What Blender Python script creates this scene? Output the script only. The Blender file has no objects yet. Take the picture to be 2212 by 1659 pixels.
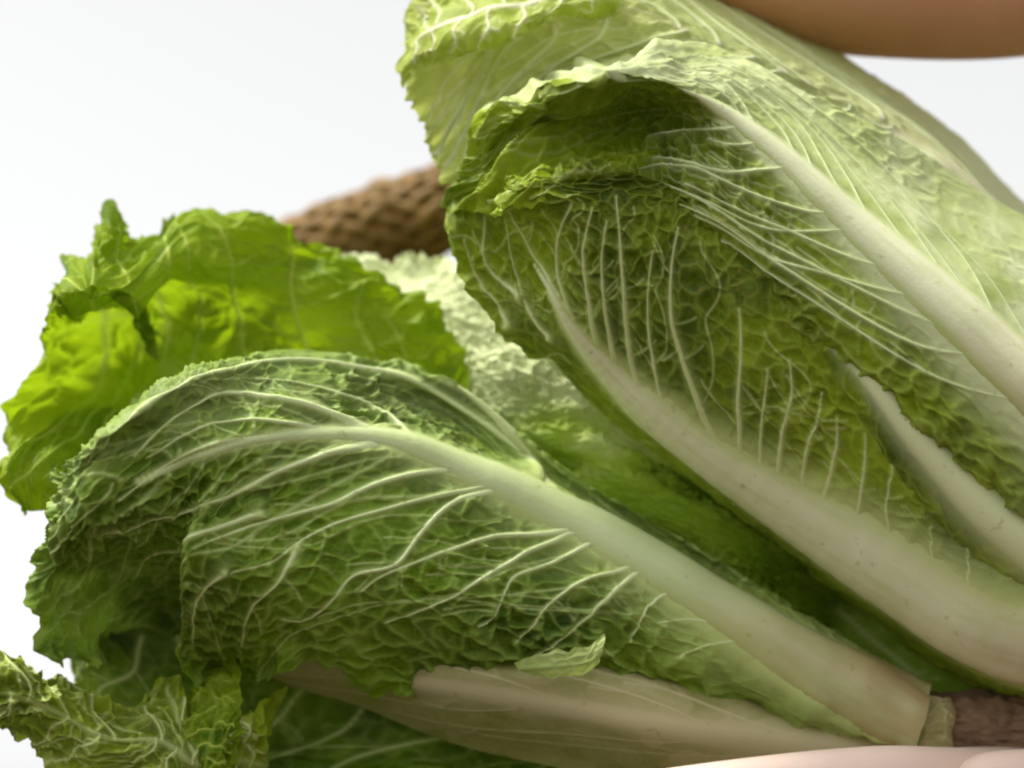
import bpy, math, random
import numpy as np
from mathutils import Vector

random.seed(4)
rng = np.random.default_rng(4)
sc = bpy.context.scene
COL = sc.collection

# ------------------------------------------------------------------ camera, sky, sun, exposure
PITCH = math.radians(14.0)           # the camera looks a little upwards at the held-up cabbages
DIST = 0.90                          # metres to the plane the photograph is focused on
PX = 0.31 / 2212.0                   # metres per drawing unit in that plane
CAM = np.array([0.0, -DIST * math.cos(PITCH), 1.25 - DIST * math.sin(PITCH)])
cam_d = bpy.data.cameras.new('camera')
cam_d.sensor_width = 36.0
cam_d.lens = 36.0 * DIST / 0.31
cam_d.clip_start = 0.05
cam_d.clip_end = 3000.0
cam_d.dof.use_dof = True
cam_d.dof.focus_distance = DIST + 0.020
cam_d.dof.aperture_fstop = 4.5
cam = bpy.data.objects.new('camera', cam_d)
COL.objects.link(cam)
cam.location = CAM
cam.rotation_euler = (math.radians(90) + PITCH, 0, 0)
sc.camera = cam

SUN_EL, SUN_AZ = math.radians(64), math.radians(-100)      # azimuth from +Y (away from camera), negative = left
w = bpy.data.worlds.new('World')
sc.world = w
w.use_nodes = True
nt = w.node_tree
nt.nodes.clear()
sky = nt.nodes.new('ShaderNodeTexSky')
sky.sky_type = 'NISHITA'
sky.sun_disc = False
sky.sun_elevation = SUN_EL
sky.sun_rotation = SUN_AZ
sky.air_density = 1.0
sky.dust_density = 3.0
sky.ozone_density = 1.0
hs = nt.nodes.new('ShaderNodeHueSaturation')              # an overcast, nearly colourless sky
hs.inputs['Saturation'].default_value = 0.02
bg = nt.nodes.new('ShaderNodeBackground')
bg.inputs['Strength'].default_value = 0.088
wo = nt.nodes.new('ShaderNodeOutputWorld')
nt.links.new(sky.outputs['Color'], hs.inputs['Color'])
nt.links.new(hs.outputs['Color'], bg.inputs['Color'])
nt.links.new(bg.outputs['Background'], wo.inputs['Surface'])

sun_d = bpy.data.lights.new('sun', 'SUN')
sun_d.energy = 1.5
sun_d.angle = math.radians(14)
sun_d.color = (1.0, 0.95, 0.86)
sun = bpy.data.objects.new('sun', sun_d)
COL.objects.link(sun)
sdir = Vector((math.sin(SUN_AZ) * math.cos(SUN_EL), math.cos(SUN_AZ) * math.cos(SUN_EL), math.sin(SUN_EL)))
sun.rotation_euler = sdir.to_track_quat('Z', 'Y').to_euler()
sun.location = (0, 0, 5)

sc.view_settings.view_transform = 'Standard'
sc.view_settings.look = 'None'
sc.view_settings.gamma = 1.0
sc.view_settings.exposure = 1.46
sc.render.engine = 'CYCLES'
sc.cycles.filter_width = 2.2
sc.cycles.max_bounces = 8

# ------------------------------------------------------------------ helpers
cp_, sp_ = math.cos(PITCH), math.sin(PITCH)


def W(p):
    """drawing units (x right, y down, d away from the camera) -> world metres, real distances."""
    p = np.asarray(p, float)
    depth = DIST + p[..., 2] * PX
    k = depth / DIST
    x = (p[..., 0] - 1106.0) * PX * k
    up = -(p[..., 1] - 829.5) * PX * k
    return np.stack([CAM[0] + x,
                     CAM[1] + depth * cp_ - up * sp_,
                     CAM[2] + depth * sp_ + up * cp_], -1)


def catmull(P, n):
    """P (m, k, c) -> (n, k, c): Catmull-Rom along the first axis."""
    P = np.asarray(P, float)
    m = len(P)
    ext = np.concatenate([2 * P[:1] - P[1:2], P, 2 * P[-1:] - P[-2:-1]], 0)
    t = np.linspace(0, m - 1, n)
    i = np.minimum(t.astype(int), m - 2)
    f = (t - i).reshape((-1,) + (1,) * (P.ndim - 1))
    a, b, c, d = ext[i], ext[i + 1], ext[i + 2], ext[i + 3]
    return 0.5 * (2 * b + (c - a) * f + (2 * a - 5 * b + 4 * c - d) * f ** 2 + (3 * b - a - 3 * c + d) * f ** 3)


def _hash(ix, iy, k):
    h = (ix.astype(np.int64) * 374761393 + iy.astype(np.int64) * 668265263 + k * 2147483647 + k * 974711) & 0xffffffff
    h = ((h ^ (h >> 13)) * 1274126177) & 0xffffffff
    h = (h ^ (h >> 16)) & 0xffffffff
    h = (h * 2246822519) & 0xffffffff
    return ((h ^ (h >> 15)) & 0xffffff) / float(0xffffff)


def noise(x, y, k=0):
    ix, iy = np.floor(x), np.floor(y)
    fx, fy = x - ix, y - iy
    ux, uy = fx * fx * fx * (fx * (fx * 6 - 15) + 10), fy * fy * fy * (fy * (fy * 6 - 15) + 10)
    a, b = _hash(ix, iy, k), _hash(ix + 1, iy, k)
    c, d = _hash(ix, iy + 1, k), _hash(ix + 1, iy + 1, k)
    return (a + (b - a) * ux) * (1 - uy) + (c + (d - c) * ux) * uy


def fbm(x, y, k=0, o=3):
    s, a, t = 0, 1, 0
    for i in range(o):
        s = s + a * noise(x * 2 ** i, y * 2 ** i, k + i * 7)
        t += a
        a *= .5
    return s / t * 2 - 1


def voronoi(x, y, k=0):
    ix, iy = np.floor(x), np.floor(y)
    f1 = np.full(x.shape, 9.0)
    f2 = np.full(x.shape, 9.0)
    idv = np.zeros(x.shape)
    for dx in (-1, 0, 1):
        for dy in (-1, 0, 1):
            cx, cy = ix + dx, iy + dy
            px = cx + .1 + .8 * _hash(cx, cy, k)
            py = cy + .1 + .8 * _hash(cx, cy, k + 31)
            d = np.hypot(px - x, py - y)
            idv = np.where(d < f1, _hash(cx, cy, k + 57), idv)
            f2 = np.where(d < f1, f1, np.minimum(f2, d))
            f1 = np.minimum(f1, d)
    return f1, f2, idv


def smooth(a, b, x):
    t = np.clip((x - a) / (b - a), 0, 1)
    return t * t * (3 - 2 * t)


def mesh_obj(name, V, F, mat, parent=None, attrs=None, origin=None, smooth_=True):
    V = np.asarray(V, float)
    if origin is not None:
        V = V - np.asarray(origin)
    me = bpy.data.meshes.new(name)
    F = np.asarray(F, dtype=np.int32)
    k = F.shape[1]
    me.vertices.add(len(V))
    me.vertices.foreach_set('co', V.astype(np.float32).ravel())
    me.loops.add(F.size)
    me.loops.foreach_set('vertex_index', F.ravel())
    me.polygons.add(len(F))
    me.polygons.foreach_set('loop_start', np.arange(0, F.size, k, dtype=np.int32))
    me.polygons.foreach_set('loop_total', np.full(len(F), k, dtype=np.int32))
    if smooth_:
        me.polygons.foreach_set('use_smooth', np.ones(len(F), dtype=bool))
    me.update(calc_edges=True)
    for a, val in (attrs or {}).items():
        at = me.attributes.new(a, 'FLOAT', 'POINT')
        at.data.foreach_set('value', np.asarray(val, np.float32).ravel())
    me.materials.append(mat)
    o = bpy.data.objects.new(name, me)
    COL.objects.link(o)
    if parent is not None:
        o.parent = parent
    return o


def grid_faces(n, m):
    i = np.arange(n * m).reshape(n, m)
    return np.stack([i[:-1, :-1], i[:-1, 1:], i[1:, 1:], i[1:, :-1]], -1).reshape(-1, 4)


def thing(name, label, cat, origin, group=None):
    o = bpy.data.objects.new(name, None)
    COL.objects.link(o)
    o.location = origin
    o.empty_display_size = .02
    o['label'] = label
    o['category'] = cat
    if group:
        o['group'] = group
    return o


# ------------------------------------------------------------------ materials
def node_mat(name):
    m = bpy.data.materials.new(name)
    m.use_nodes = True
    t = m.node_tree
    t.nodes.clear()
    return m, t, t.nodes, t.links


def mixc(t, fac, a, b):
    n = t.nodes.new('ShaderNodeMix')
    n.data_type = 'RGBA'
    for sock, val in ((n.inputs[0], fac), (n.inputs[6], a), (n.inputs[7], b)):
        if hasattr(val, 'is_linked'):
            t.links.new(val, sock)
        elif isinstance(val, (int, float)):
            sock.default_value = val
        else:
            sock.default_value = (*val, 1)
    return n.outputs[2]


def blemish(t, co, col):
    n = t.nodes.new('ShaderNodeTexNoise'); n.inputs['Scale'].default_value = 260; n.inputs['Detail'].default_value = 2
    t.links.new(co.outputs['Object'], n.inputs['Vector'])
    r = t.nodes.new('ShaderNodeMapRange')
    r.inputs[1].default_value = .66; r.inputs[2].default_value = .74; r.inputs[3].default_value = 0; r.inputs[4].default_value = .35
    t.links.new(n.outputs['Fac'], r.inputs[0])
    return mixc(t, r.outputs[0], col, (0.34, 0.24, 0.07))


def leaf_mat(name, dark, light, vein, trans=.35, trans_col=(0.30, 0.45, 0.02), rough=.46, wax=.0):
    m, t, N, L = node_mat(name)
    ap = N.new('ShaderNodeAttribute'); ap.attribute_name = 'pale'
    at = N.new('ShaderNodeAttribute'); at.attribute_name = 'tone'
    co = N.new('ShaderNodeTexCoord')
    n1 = N.new('ShaderNodeTexNoise'); n1.inputs['Scale'].default_value = 420; n1.inputs['Detail'].default_value = 4
    L.new(co.outputs['Object'], n1.inputs['Vector'])
    n2 = N.new('ShaderNodeTexNoise'); n2.inputs['Scale'].default_value = 1600; n2.inputs['Detail'].default_value = 2
    L.new(co.outputs['Object'], n2.inputs['Vector'])
    ad = N.new('ShaderNodeMath'); ad.operation = 'MULTIPLY_ADD'
    L.new(n1.outputs['Fac'], ad.inputs[0]); ad.inputs[1].default_value = .7
    sb = N.new('ShaderNodeMath'); sb.operation = 'SUBTRACT'
    L.new(at.outputs['Fac'], sb.inputs[0]); sb.inputs[1].default_value = .35
    L.new(sb.outputs[0], ad.inputs[2]); ad.use_clamp = True
    blade = mixc(t, ad.outputs[0], dark, light)
    col = mixc(t, ap.outputs['Fac'], blade, vein)
    col = blemish(t, co, col)
    p = N.new('ShaderNodeBsdfPrincipled')
    L.new(col, p.inputs['Base Color'])
    p.inputs['Roughness'].default_value = rough
    p.inputs['Specular IOR Level'].default_value = .16
    bp = N.new('ShaderNodeBump'); bp.inputs['Strength'].default_value = .25; bp.inputs['Distance'].default_value = .0006
    L.new(n2.outputs['Fac'], bp.inputs['Height'])
    L.new(bp.outputs['Normal'], p.inputs['Normal'])
    tr = N.new('ShaderNodeBsdfTranslucent')
    tc = mixc(t, ap.outputs['Fac'], trans_col, vein)
    L.new(tc, tr.inputs['Color'])
    fa = N.new('ShaderNodeMath'); fa.operation = 'MULTIPLY_ADD'
    L.new(ap.outputs['Fac'], fa.inputs[0]); fa.inputs[1].default_value = -trans * .6; fa.inputs[2].default_value = trans
    mx = N.new('ShaderNodeMixShader')
    L.new(fa.outputs[0], mx.inputs[0]); L.new(p.outputs[0], mx.inputs[1]); L.new(tr.outputs[0], mx.inputs[2])
    o = N.new('ShaderNodeOutputMaterial')
    L.new(mx.outputs[0], o.inputs['Surface'])
    return m


def rib_mat(name, col, col2, rough=.35, sss=.25, scale=90):
    m, t, N, L = node_mat(name)
    co = N.new('ShaderNodeTexCoord')
    n1 = N.new('ShaderNodeTexNoise'); n1.inputs['Scale'].default_value = scale; n1.inputs['Detail'].default_value = 5
    L.new(co.outputs['Object'], n1.inputs['Vector'])
    n2 = N.new('ShaderNodeTexNoise'); n2.inputs['Scale'].default_value = 900; n2.inputs['Detail'].default_value = 3
    L.new(co.outputs['Object'], n2.inputs['Vector'])
    ap = N.new('ShaderNodeAttribute'); ap.attribute_name = 'tone'
    c = mixc(t, n1.outputs['Fac'], col, col2)
    c = mixc(t, ap.outputs['Fac'], c, (0.46, 0.55, 0.17))
    ab = N.new('ShaderNodeAttribute'); ab.attribute_name = 'base'
    c = mixc(t, ab.outputs['Fac'], c, (0.44, 0.31, 0.15))
    c = blemish(t, co, c)
    p = N.new('ShaderNodeBsdfPrincipled')
    L.new(c, p.inputs['Base Color'])
    p.inputs['Roughness'].default_value = rough
    if sss:
        p.inputs['Subsurface Weight'].default_value = sss
        p.inputs['Subsurface Radius'].default_value = (.004, .004, .002)
        p.inputs['Subsurface Scale'].default_value = .6
    bp = N.new('ShaderNodeBump'); bp.inputs['Strength'].default_value = .25; bp.inputs['Distance'].default_value = .0005
    L.new(n2.outputs['Fac'], bp.inputs['Height']); L.new(bp.outputs['Normal'], p.inputs['Normal'])
    o = N.new('ShaderNodeOutputMaterial')
    L.new(p.outputs[0], o.inputs['Surface'])
    return m


VEIN = (0.64, 0.76, 0.30)
M_dark = leaf_mat('outer_leaf_green', (0.020, 0.056, 0.001), (0.165, 0.285, 0.005), VEIN, .13, (0.22, 0.36, 0.02))
M_mid = leaf_mat('upper_leaf_green', (0.030, 0.056, 0.001), (0.255, 0.345, 0.005), (0.62, 0.71, 0.28), .15, (0.30, 0.42, 0.03))
M_up = leaf_mat('mid_leaf_green', (0.042, 0.078, 0.001), (0.29, 0.39, 0.006), (0.74, 0.80, 0.46), .2, (0.30, 0.42, 0.03))
M_bright = leaf_mat('lit_leaf_green', (0.055, 0.14, 0.003), (0.30, 0.42, 0.012), (0.46, 0.58, 0.08), .42, (0.38, 0.56, 0.008))  # lit copy of the leaf green: bright light put into the colours
M_pale = leaf_mat('pale_leaf_green', (0.30, 0.44, 0.07), (0.60, 0.72, 0.26), (0.76, 0.84, 0.52), .45, (0.50, 0.62, 0.10))
M_rear = leaf_mat('rear_leaf_green', (0.25, 0.36, 0.02), (0.52, 0.62, 0.12), (0.82, 0.79, 0.58), .40, (0.52, 0.60, 0.10))
M_inner = leaf_mat('inner_leaf_green', (0.15, 0.29, 0.006), (0.42, 0.58, 0.05), (0.80, 0.87, 0.50), .45, (0.46, 0.64, 0.03))
M_base = leaf_mat('base_leaf', (0.26, 0.27, 0.06), (0.56, 0.50, 0.26), (0.62, 0.56, 0.34), .15, (0.40, 0.40, 0.05))
M_rib = rib_mat('rib_white', (0.66, 0.70, 0.42), (0.80, 0.82, 0.58))
M_rib_green = rib_mat('rib_green_white', (0.50, 0.60, 0.28), (0.62, 0.70, 0.40))
M_vein = rib_mat('vein_pale', (0.54, 0.66, 0.27), (0.68, 0.77, 0.42), sss=0)
M_vein_dim = rib_mat('vein_olive', (0.50, 0.57, 0.22), (0.62, 0.68, 0.34), sss=0)

# ------------------------------------------------------------------ heads: depth of a cabbage's front surface
class Head:
    def __init__(self, p0, p1, r0, r1, dc, rd=1.0):
        self.p0, self.p1 = np.array(p0, float), np.array(p1, float)
        self.L = np.linalg.norm(self.p1 - self.p0)
        self.a = (self.p1 - self.p0) / self.L
        self.n = np.array([-self.a[1], self.a[0]])
        self.r0, self.r1, self.dc, self.rd = r0, r1, dc, rd

    def depth(self, x, y, lift=0., back=False):
        v = np.array([x, y]) - self.p0
        s = v @ self.a
        q = v @ self.n
        r = self.r0 + (self.r1 - self.r0) * min(max(s / self.L, 0), 1.15)
        h = math.sqrt(max(0.0, r * r - q * q)) * self.rd
        if back:
            return self.dc + h + lift + 40
        return self.dc - h - lift


def cps(head, rows):
    """rows of (x, y[, lift]['b'])  or (x, y, 'd', depth)."""
    out = []
    for r in rows:
        o = []
        for c in r:
            if len(c) == 4 and c[2] == 'd':
                o.append((c[0], c[1], c[3]))
                continue
            back = c[-1] == 'b'
            lift = c[2] if len(c) > 2 and c[2] != 'b' else 0.
            o.append((c[0], c[1], head.depth(c[0], c[1], lift, back)))
        out.append(o)
    return np.array(out, float)


def bil(A, u, v):
    n, m = A.shape[:2]
    x = np.clip(u, 0, 1) * (n - 1)
    y = np.clip(v, 0, 1) * (m - 1)
    i = np.minimum(x.astype(int), n - 2)
    j = np.minimum(y.astype(int), m - 2)
    fx, fy = (x - i)[..., None], (y - j)[..., None]
    return (A[i, j] * (1 - fx) + A[i + 1, j] * fx) * (1 - fy) + (A[i, j + 1] * (1 - fx) + A[i + 1, j + 1] * fx) * fy


def normals(P):
    du = np.gradient(P, axis=0)
    dv = np.gradient(P, axis=1)
    n = np.cross(du, dv)
    return n / (np.linalg.norm(n, axis=-1, keepdims=True) + 1e-12)


MM = 0.001


def leaf(parent, origin, cp, label, mat, rib_m, vein_m, nu=360, nv=260, midrib=None, vm=.5, rib_w=(9, 1),
         veins=(), auto=None, sign=1., blister=.55, cell=6.5, aniso=1.5, ruffle=(0., 60.), edges='tlr', rib_h=.36,
         vein_h=.65, k=0, pale_base=.35, pale_rib=1.0, frill=0., tone_amp=.7, flip=False, wave=0., retic=.45,
         vein_parts=True, name='leaf', rib_part=True, sink=0., fine=None, pale_lo=0., lit_tip=0., crumple=(0, .5, 16), smooth_base=0., nbranch=3, rib_fade=1.7, core=1.35, auto_max=.985, tip_shade=0.):
    """One leaf: a lofted blade with quilted relief; its midrib and side veins are raised sub-parts.
    midrib: [(x, y, halfwidth)], veins: [[halfwidth, (x, y), ...]] in drawing units, else auto=(n, slant, reach, halfwidth)."""
    G = catmull(catmull(cp, nu).transpose(1, 0, 2), nv).transpose(1, 0, 2)      # (nu, nv, 3) drawing units
    U, V = np.meshgrid(np.linspace(0, 1, nu), np.linspace(0, 1, nv), indexing='ij')
    P = W(G)
    N0 = normals(P)
    view = P - CAM
    if (np.einsum('ijk,ijk->ij', N0, view) > 0).mean() > .5:
        N0 = -N0
    if flip:
        N0 = -N0
    # arc lengths in mm
    dS = np.linalg.norm(np.diff(P, axis=0), axis=-1).mean(1)
    S = np.concatenate([[0], np.cumsum(dS)])[:, None] / MM + 0 * V
    T = np.concatenate([np.zeros((nu, 1)), np.cumsum(np.linalg.norm(np.diff(P, axis=1), axis=-1), 1)], 1) / MM
    jm = int(vm * (nv - 1))
    T = T - T[:, jm:jm + 1]
    # large waves and edge ruffles
    ev = np.ones_like(U)
    dist_edge = np.full_like(U, 1e3)
    if 't' in edges:
        dist_edge = np.minimum(dist_edge, S[-1] - S)
    if 'l' in edges:
        dist_edge = np.minimum(dist_edge, T - T[:, :1])
    if 'r' in edges:
        dist_edge = np.minimum(dist_edge, T[:, -1:] - T)
    amp, _ = ruffle
    ew = np.exp(-(dist_edge / 16.) ** 1.3)
    ang = S / 15. + T / 19.
    ruf = amp * ew * (np.sin(ang * 2.1 + 3 * fbm(S / 22, T / 22, k + 3)) * .7 + 1.3 * fbm(S / 11, T / 11, k + 9, 2))
    big = wave * fbm(S / 38, T / 38, k + 21, 2)
    ca, cu, cl = crumple
    H = ruf + big + ca * smooth(cu, cu + .25, U) * (1.3 * fbm(S / cl, T / cl, k + 33, 2) - .9 * np.abs(fbm(S / cl * .8 + 7, T / cl * .8, k + 37, 2)))
    # uv of traced lines
    Gs = G[::3, ::3].reshape(-1, 3)
    Us, Vs = U[::3, ::3].ravel(), V[::3, ::3].ravel()
    dmin = Gs[:, 2].min()

    def trace(pts, n):
        pts = catmull(np.array(pts, float)[:, None, :], n)[:, 0]
        uv = []
        for q in pts:
            c = (Gs[:, 0] - q[0]) ** 2 + (Gs[:, 1] - q[1]) ** 2 + (.12 * (Gs[:, 2] - dmin)) ** 2
            i = np.argpartition(c, 4)[:4]
            wgt = 1 / (c[i] + 4.)
            uv.append(((Us[i] * wgt).sum() / wgt.sum(), (Vs[i] * wgt).sum() / wgt.sum()))
        uv = np.array(uv)
        for _ in range(2):
            uv[1:-1] = .25 * uv[:-2] + .5 * uv[1:-1] + .25 * uv[2:]
        return uv

    lines = []                                         # (uv, halfwidth array in m, kind)
    if midrib is not None:
        mp = np.array(midrib, float)
        uv = trace(mp[:, :2], 46)
        hw = catmull(mp[:, 2][:, None, None], 46)[:, 0, 0] * PX
        lines.append((uv, hw, 'rib'))
    else:
        uu = np.linspace(0, .97, 46)
        vv = vm + .012 * np.sin(uu * 7 + k)
        hw = (rib_w[0] + (rib_w[1] - rib_w[0]) * uu ** .8) * MM
        lines.append((np.stack([uu, vv], 1), hw, 'rib'))
    for v in veins:
        uv = trace(v[1:], 30)
        hw = (np.linspace(1.15, .15, 30) + .9 * np.exp(-np.linspace(0, 14, 30))) * v[0] * PX
        lines.append((uv, hw, 'vein'))
    if auto:
        n, slant, reach, hw0 = auto
        r = np.random.default_rng(k + 5)
        for side in (-1, 1):
            for i in range(n):
                u0 = .06 + .86 * (i + r.uniform(-.25, .25) + .5 * (side > 0) * .6) / n
                t = np.linspace(0, 1, 26)
                lim = (vm if side < 0 else 1 - vm)
                vv = vm + side * lim * reach * t ** .85 * r.uniform(.85, 1.05)
                sl = slant * r.uniform(.75, 1.2)
                uu = u0 + sl * (t ** 1.35) + .012 * np.sin(t * 9 + r.uniform(0, 6))
                ok = (uu > 0) & (uu < auto_max + r.uniform(-.06, .06) * (auto_max < .98))
                if ok.sum() < 8:
                    continue
                lines.append((np.stack([uu[ok], vv[ok]], 1), np.linspace(1.2, .4, 26)[ok] * hw0 * MM * r.uniform(.7, 1.15), 'vein'))
        # fine veins: relief and colour of the blade only
    branches = []
    if fine:
        n, slant, reach, hw0 = fine
        r = np.random.default_rng(k + 15)
        for side in (-1, 1):
            lim = (vm if side < 0 else 1 - vm)
            for i in range(n):
                t = np.linspace(0, 1, 26)
                uu = .03 + .95 * (i + r.uniform(-.4, .4)) / n + slant * r.uniform(.9, 1.1) * t ** 1.3 + .01 * np.sin(t * 11 + r.uniform(0, 6))
                vv = vm + side * lim * (reach * t ** .85 * r.uniform(.35, 1.05)) + .012 * np.sin(t * 13 + r.uniform(0, 6))
                ok = (uu > 0) & (uu < .985)
                if ok.sum() > 6:
                    branches.append((np.stack([uu[ok], vv[ok]], 1), np.linspace(1.2, .5, 26)[ok] * hw0 * MM * r.uniform(.6, 1.3), 'branch'))
    r = np.random.default_rng(k + 77)
    for uv, hw, kind in lines[1:]:
        for q in range(nbranch):
            i = int(r.uniform(.25, .8) * len(uv))
            if i >= len(uv) - 2:
                continue
            d = uv[i + 1] - uv[i]
            d = d / (np.linalg.norm(d) + 1e-9)
            s = r.choice([-1, 1])
            pd = np.array([-d[1], d[0]]) * s
            t = np.linspace(0, 1, 10)[:, None]
            br = uv[i] + (d * .5 + pd * .75) * t * r.uniform(.03, .07) + d * .02 * t ** 2
            branches.append((br, np.full(10, hw[i] * .5) * np.linspace(1, .5, 10), 'branch'))
    # distance fields
    su_n = np.linalg.norm(np.gradient(P, axis=0), axis=-1) + 1e-6
    sv_n = np.linalg.norm(np.gradient(P, axis=1), axis=-1) + 1e-6

    def field(ls, reach):
        best = np.full(U.shape, 99.)
        bw = np.full(U.shape, .3 * MM)
        for uv, hw, kind in ls:
            C = bil(P, uv[:, 0], uv[:, 1])
            ln = np.linalg.norm(np.diff(C, axis=0), axis=1).sum()
            n = int(min(500, max(12, ln / (.45 * max(hw.mean(), .3 * MM)))))
            t = np.linspace(0, len(uv) - 1, n)
            x = np.stack([np.interp(t, np.arange(len(uv)), uv[:, q]) for q in (0, 1)], 1)
            C = bil(P, x[:, 0], x[:, 1])
            ws = np.maximum(np.interp(t, np.arange(len(hw)), hw), .32 * MM)
            for q in range(n):
                i, j = int(x[q, 0] * (nu - 1) + .5), int(x[q, 1] * (nv - 1) + .5)
                i, j = min(max(i, 0), nu - 1), min(max(j, 0), nv - 1)
                R = reach * ws[q]
                ri = min(int(R / su_n[i, j]) + 2, 130)
                rj = min(int(R / sv_n[i, j]) + 2, 130)
                sl = (slice(max(i - ri, 0), i + ri + 1), slice(max(j - rj, 0), j + rj + 1))
                e = P[sl] - C[q]
                d = np.sqrt(np.einsum('ijk,ijk->ij', e, e)) / ws[q]
                m = d < best[sl]
                best[sl] = np.where(m, d, best[sl])
                bw[sl] = np.where(m, ws[q], bw[sl])
        return best, bw

    dr, wr = field(lines[:1], 3.4)
    pale = pale_rib * (1 if midrib is not None else 1 - smooth(.7, 1, U)) * np.maximum(np.exp(-(dr / core) ** 4), .8 * np.exp(-(dr / rib_fade) ** 2))
    Hr = rib_h * wr / MM * np.exp(-(dr / 1.0) ** 2.2)
    Hv = np.zeros_like(U)
    vmask = np.exp(-(dr / (core * 1.12)) ** 4)
    if len(lines) > 1:
        dv, wv = field(lines[1:], 6.)
        wvm = wv / MM
        Hv = vein_h * wvm * (np.exp(-(dv / 1.2) ** 2) * 1.3 + .9 * np.exp(-(dv / 3.2) ** 2))
        pale = np.maximum(pale, .95 * np.exp(-(dv / 1.15) ** 2.2))
        pale = np.maximum(pale, .35 * np.exp(-(dv / 2.6) ** 2))
        vmask = np.maximum(vmask, np.exp(-(dv / 1.6) ** 2))
    if branches:
        db, wb = field(branches, 5.)
        Hv = Hv + .4 * wb / MM * (np.exp(-(db / 1.2) ** 2) + .5 * np.exp(-(db / 3.) ** 2))
        pale = np.maximum(pale, .55 * np.exp(-(db / 1.2) ** 2))
    ribm = np.exp(-(dr / core) ** 4)
    Hv = Hv * (1 - ribm)
    # quilted network between the veins
    wx = S + 3.2 * fbm(S / 7, T / 7, k + 40, 2)
    wy = T + 3.2 * fbm(S / 7, T / 7, k + 50, 2)
    f1, f2, idv = voronoi(wx / (cell * aniso), wy / cell, k)
    e = f2 - f1
    net = np.exp(-(e / .13) ** 1.3)
    dome = smooth(0, .55, e)
    g1, g2, id2 = voronoi(wx / (cell * .42), wy / (cell * .42), k + 100)
    net2 = np.exp(-((g2 - g1) / .16) ** 1.3)
    body = 1 - vmask
    bl = blister * (1 - .55 * np.exp(-S / 60.)) * (.45 + 1.1 * smooth(.25, .75, noise(S / 26, T / 20, k + 44)))
    if smooth_base:
        bl = bl * (.15 + .85 * smooth(0, smooth_base, U))
    if pale_lo > .5:
        bl = bl * (1 - .75 * smooth(vm, vm * .8, V))
    H2 = bl * (.7 * net + .35 * net2 - 1.3 * dome * (.4 + idv)) * body + bl * 1.5 * body * fbm(S / 5.2, T / 4.2, k + 60, 3)
    netp = net * body
    pale = np.maximum(pale, .55 * retic * .8 * np.exp(-(e / .24) ** 1.3) * (.25 + .75 * noise(S / 9, T / 9, k + 66)) * body)
    pale = np.maximum(pale, retic * .25 * net2 * body * noise(S / 13, T / 13, k + 67))
    base_r = np.clip(1 - S / (S.max() * pale_base + 1e-6), 0, 1) if pale_base > 0 else 0 * S
    pale = np.clip(np.maximum(pale, base_r ** 1.2 * .9), 0, 1)
    if tip_shade:  # greener tip, with the shade inside the hood put into the colour
        pale = pale * (1 - tip_shade * smooth(.46, .6, U) * smooth(vm * .9, vm * 1.15, V))
    if lit_tip:  # brightness of an upward-facing top end put into the colour
        pale = np.clip(np.maximum(pale, smooth(.38, .72, U + .12 * fbm(S / 14, T / 14, k + 95, 3)) * lit_tip), 0, 1)
    if pale_lo:
        pale = np.maximum(pale, pale_lo * smooth(vm, vm * .75, V) * (.7 + .5 * fbm(S / 12, T / 12, k + 90, 3)))
        pale = np.clip(pale, 0, 1)
    tone = np.clip(.5 + tone_amp * (.9 * fbm(S / 30, T / 30, k + 70, 3) + .5 * (idv - .5) + .25 * np.exp(-dist_edge / 8.)) + retic * (.75 * netp + .3 * net2 * body), 0, 1)
    Ht = H + sign * (Hr + Hv + H2) - sink
    if frill > 0:                                      # uneven outline: push the rim outwards and inwards
        du = np.gradient(P, axis=0); dvv = np.gradient(P, axis=1)
        du /= np.linalg.norm(du, axis=-1, keepdims=True) + 1e-9
        dvv /= np.linalg.norm(dvv, axis=-1, keepdims=True) + 1e-9
        fr = frill * (fbm(S / 9, T / 9, k + 80, 3) + .6 * fbm(S / 3.2, T / 3.2, k + 81, 2)) * MM
        if 't' in edges:
            P = P + du * (fr * np.exp(-((S[-1] - S) / 7.) ** 1.5))[..., None]
        if 'l' in edges:
            P = P - dvv * (fr * np.exp(-((T - T[:, :1]) / 7.) ** 1.5))[..., None]
        if 'r' in edges:
            P = P + dvv * (fr * np.exp(-((T[:, -1:] - T) / 7.) ** 1.5))[..., None]
    D = P + N0 * (Ht * MM)[..., None]
    lf = mesh_obj(name, D.reshape(-1, 3), grid_faces(nu, nv), mat, parent, {'pale': pale, 'tone': tone}, origin)
    if label:
        lf['label'] = label
    # raised sub-parts
    DR = P + N0 * ((H + sign * Hr - sink) * MM)[..., None]
    ND = normals(D)
    fl = np.sign(np.einsum('ijk,ijk->ij', ND, N0).mean())
    ND = ND * fl
    Su, Sv = np.gradient(P, 1 / (nu - 1), axis=0), np.gradient(P, 1 / (nv - 1), axis=1)

    def ribbon(nm, uv, hw, h, n, mat_, k_, ncr=9, tone_=0., B=None):
        t = np.linspace(0, len(uv) - 1, n)
        x = np.stack([np.interp(t, np.arange(len(uv)), uv[:, q]) for q in (0, 1)], 1)
        hh = np.interp(t, np.arange(len(hw)), hw)
        a = np.linspace(-1, 1, ncr)
        C = bil(P, x[:, 0], x[:, 1])
        tg = np.gradient(C, axis=0)
        tg /= np.linalg.norm(tg, axis=1, keepdims=True) + 1e-12
        nn = bil(N0, x[:, 0], x[:, 1])
        sd = np.cross(nn, tg)
        su, sv = bil(Su, x[:, 0], x[:, 1]), bil(Sv, x[:, 0], x[:, 1])
        E, F_, G_ = (su * su).sum(1), (su * sv).sum(1), (sv * sv).sum(1)
        b1, b2 = (sd * su).sum(1), (sd * sv).sum(1)
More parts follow.
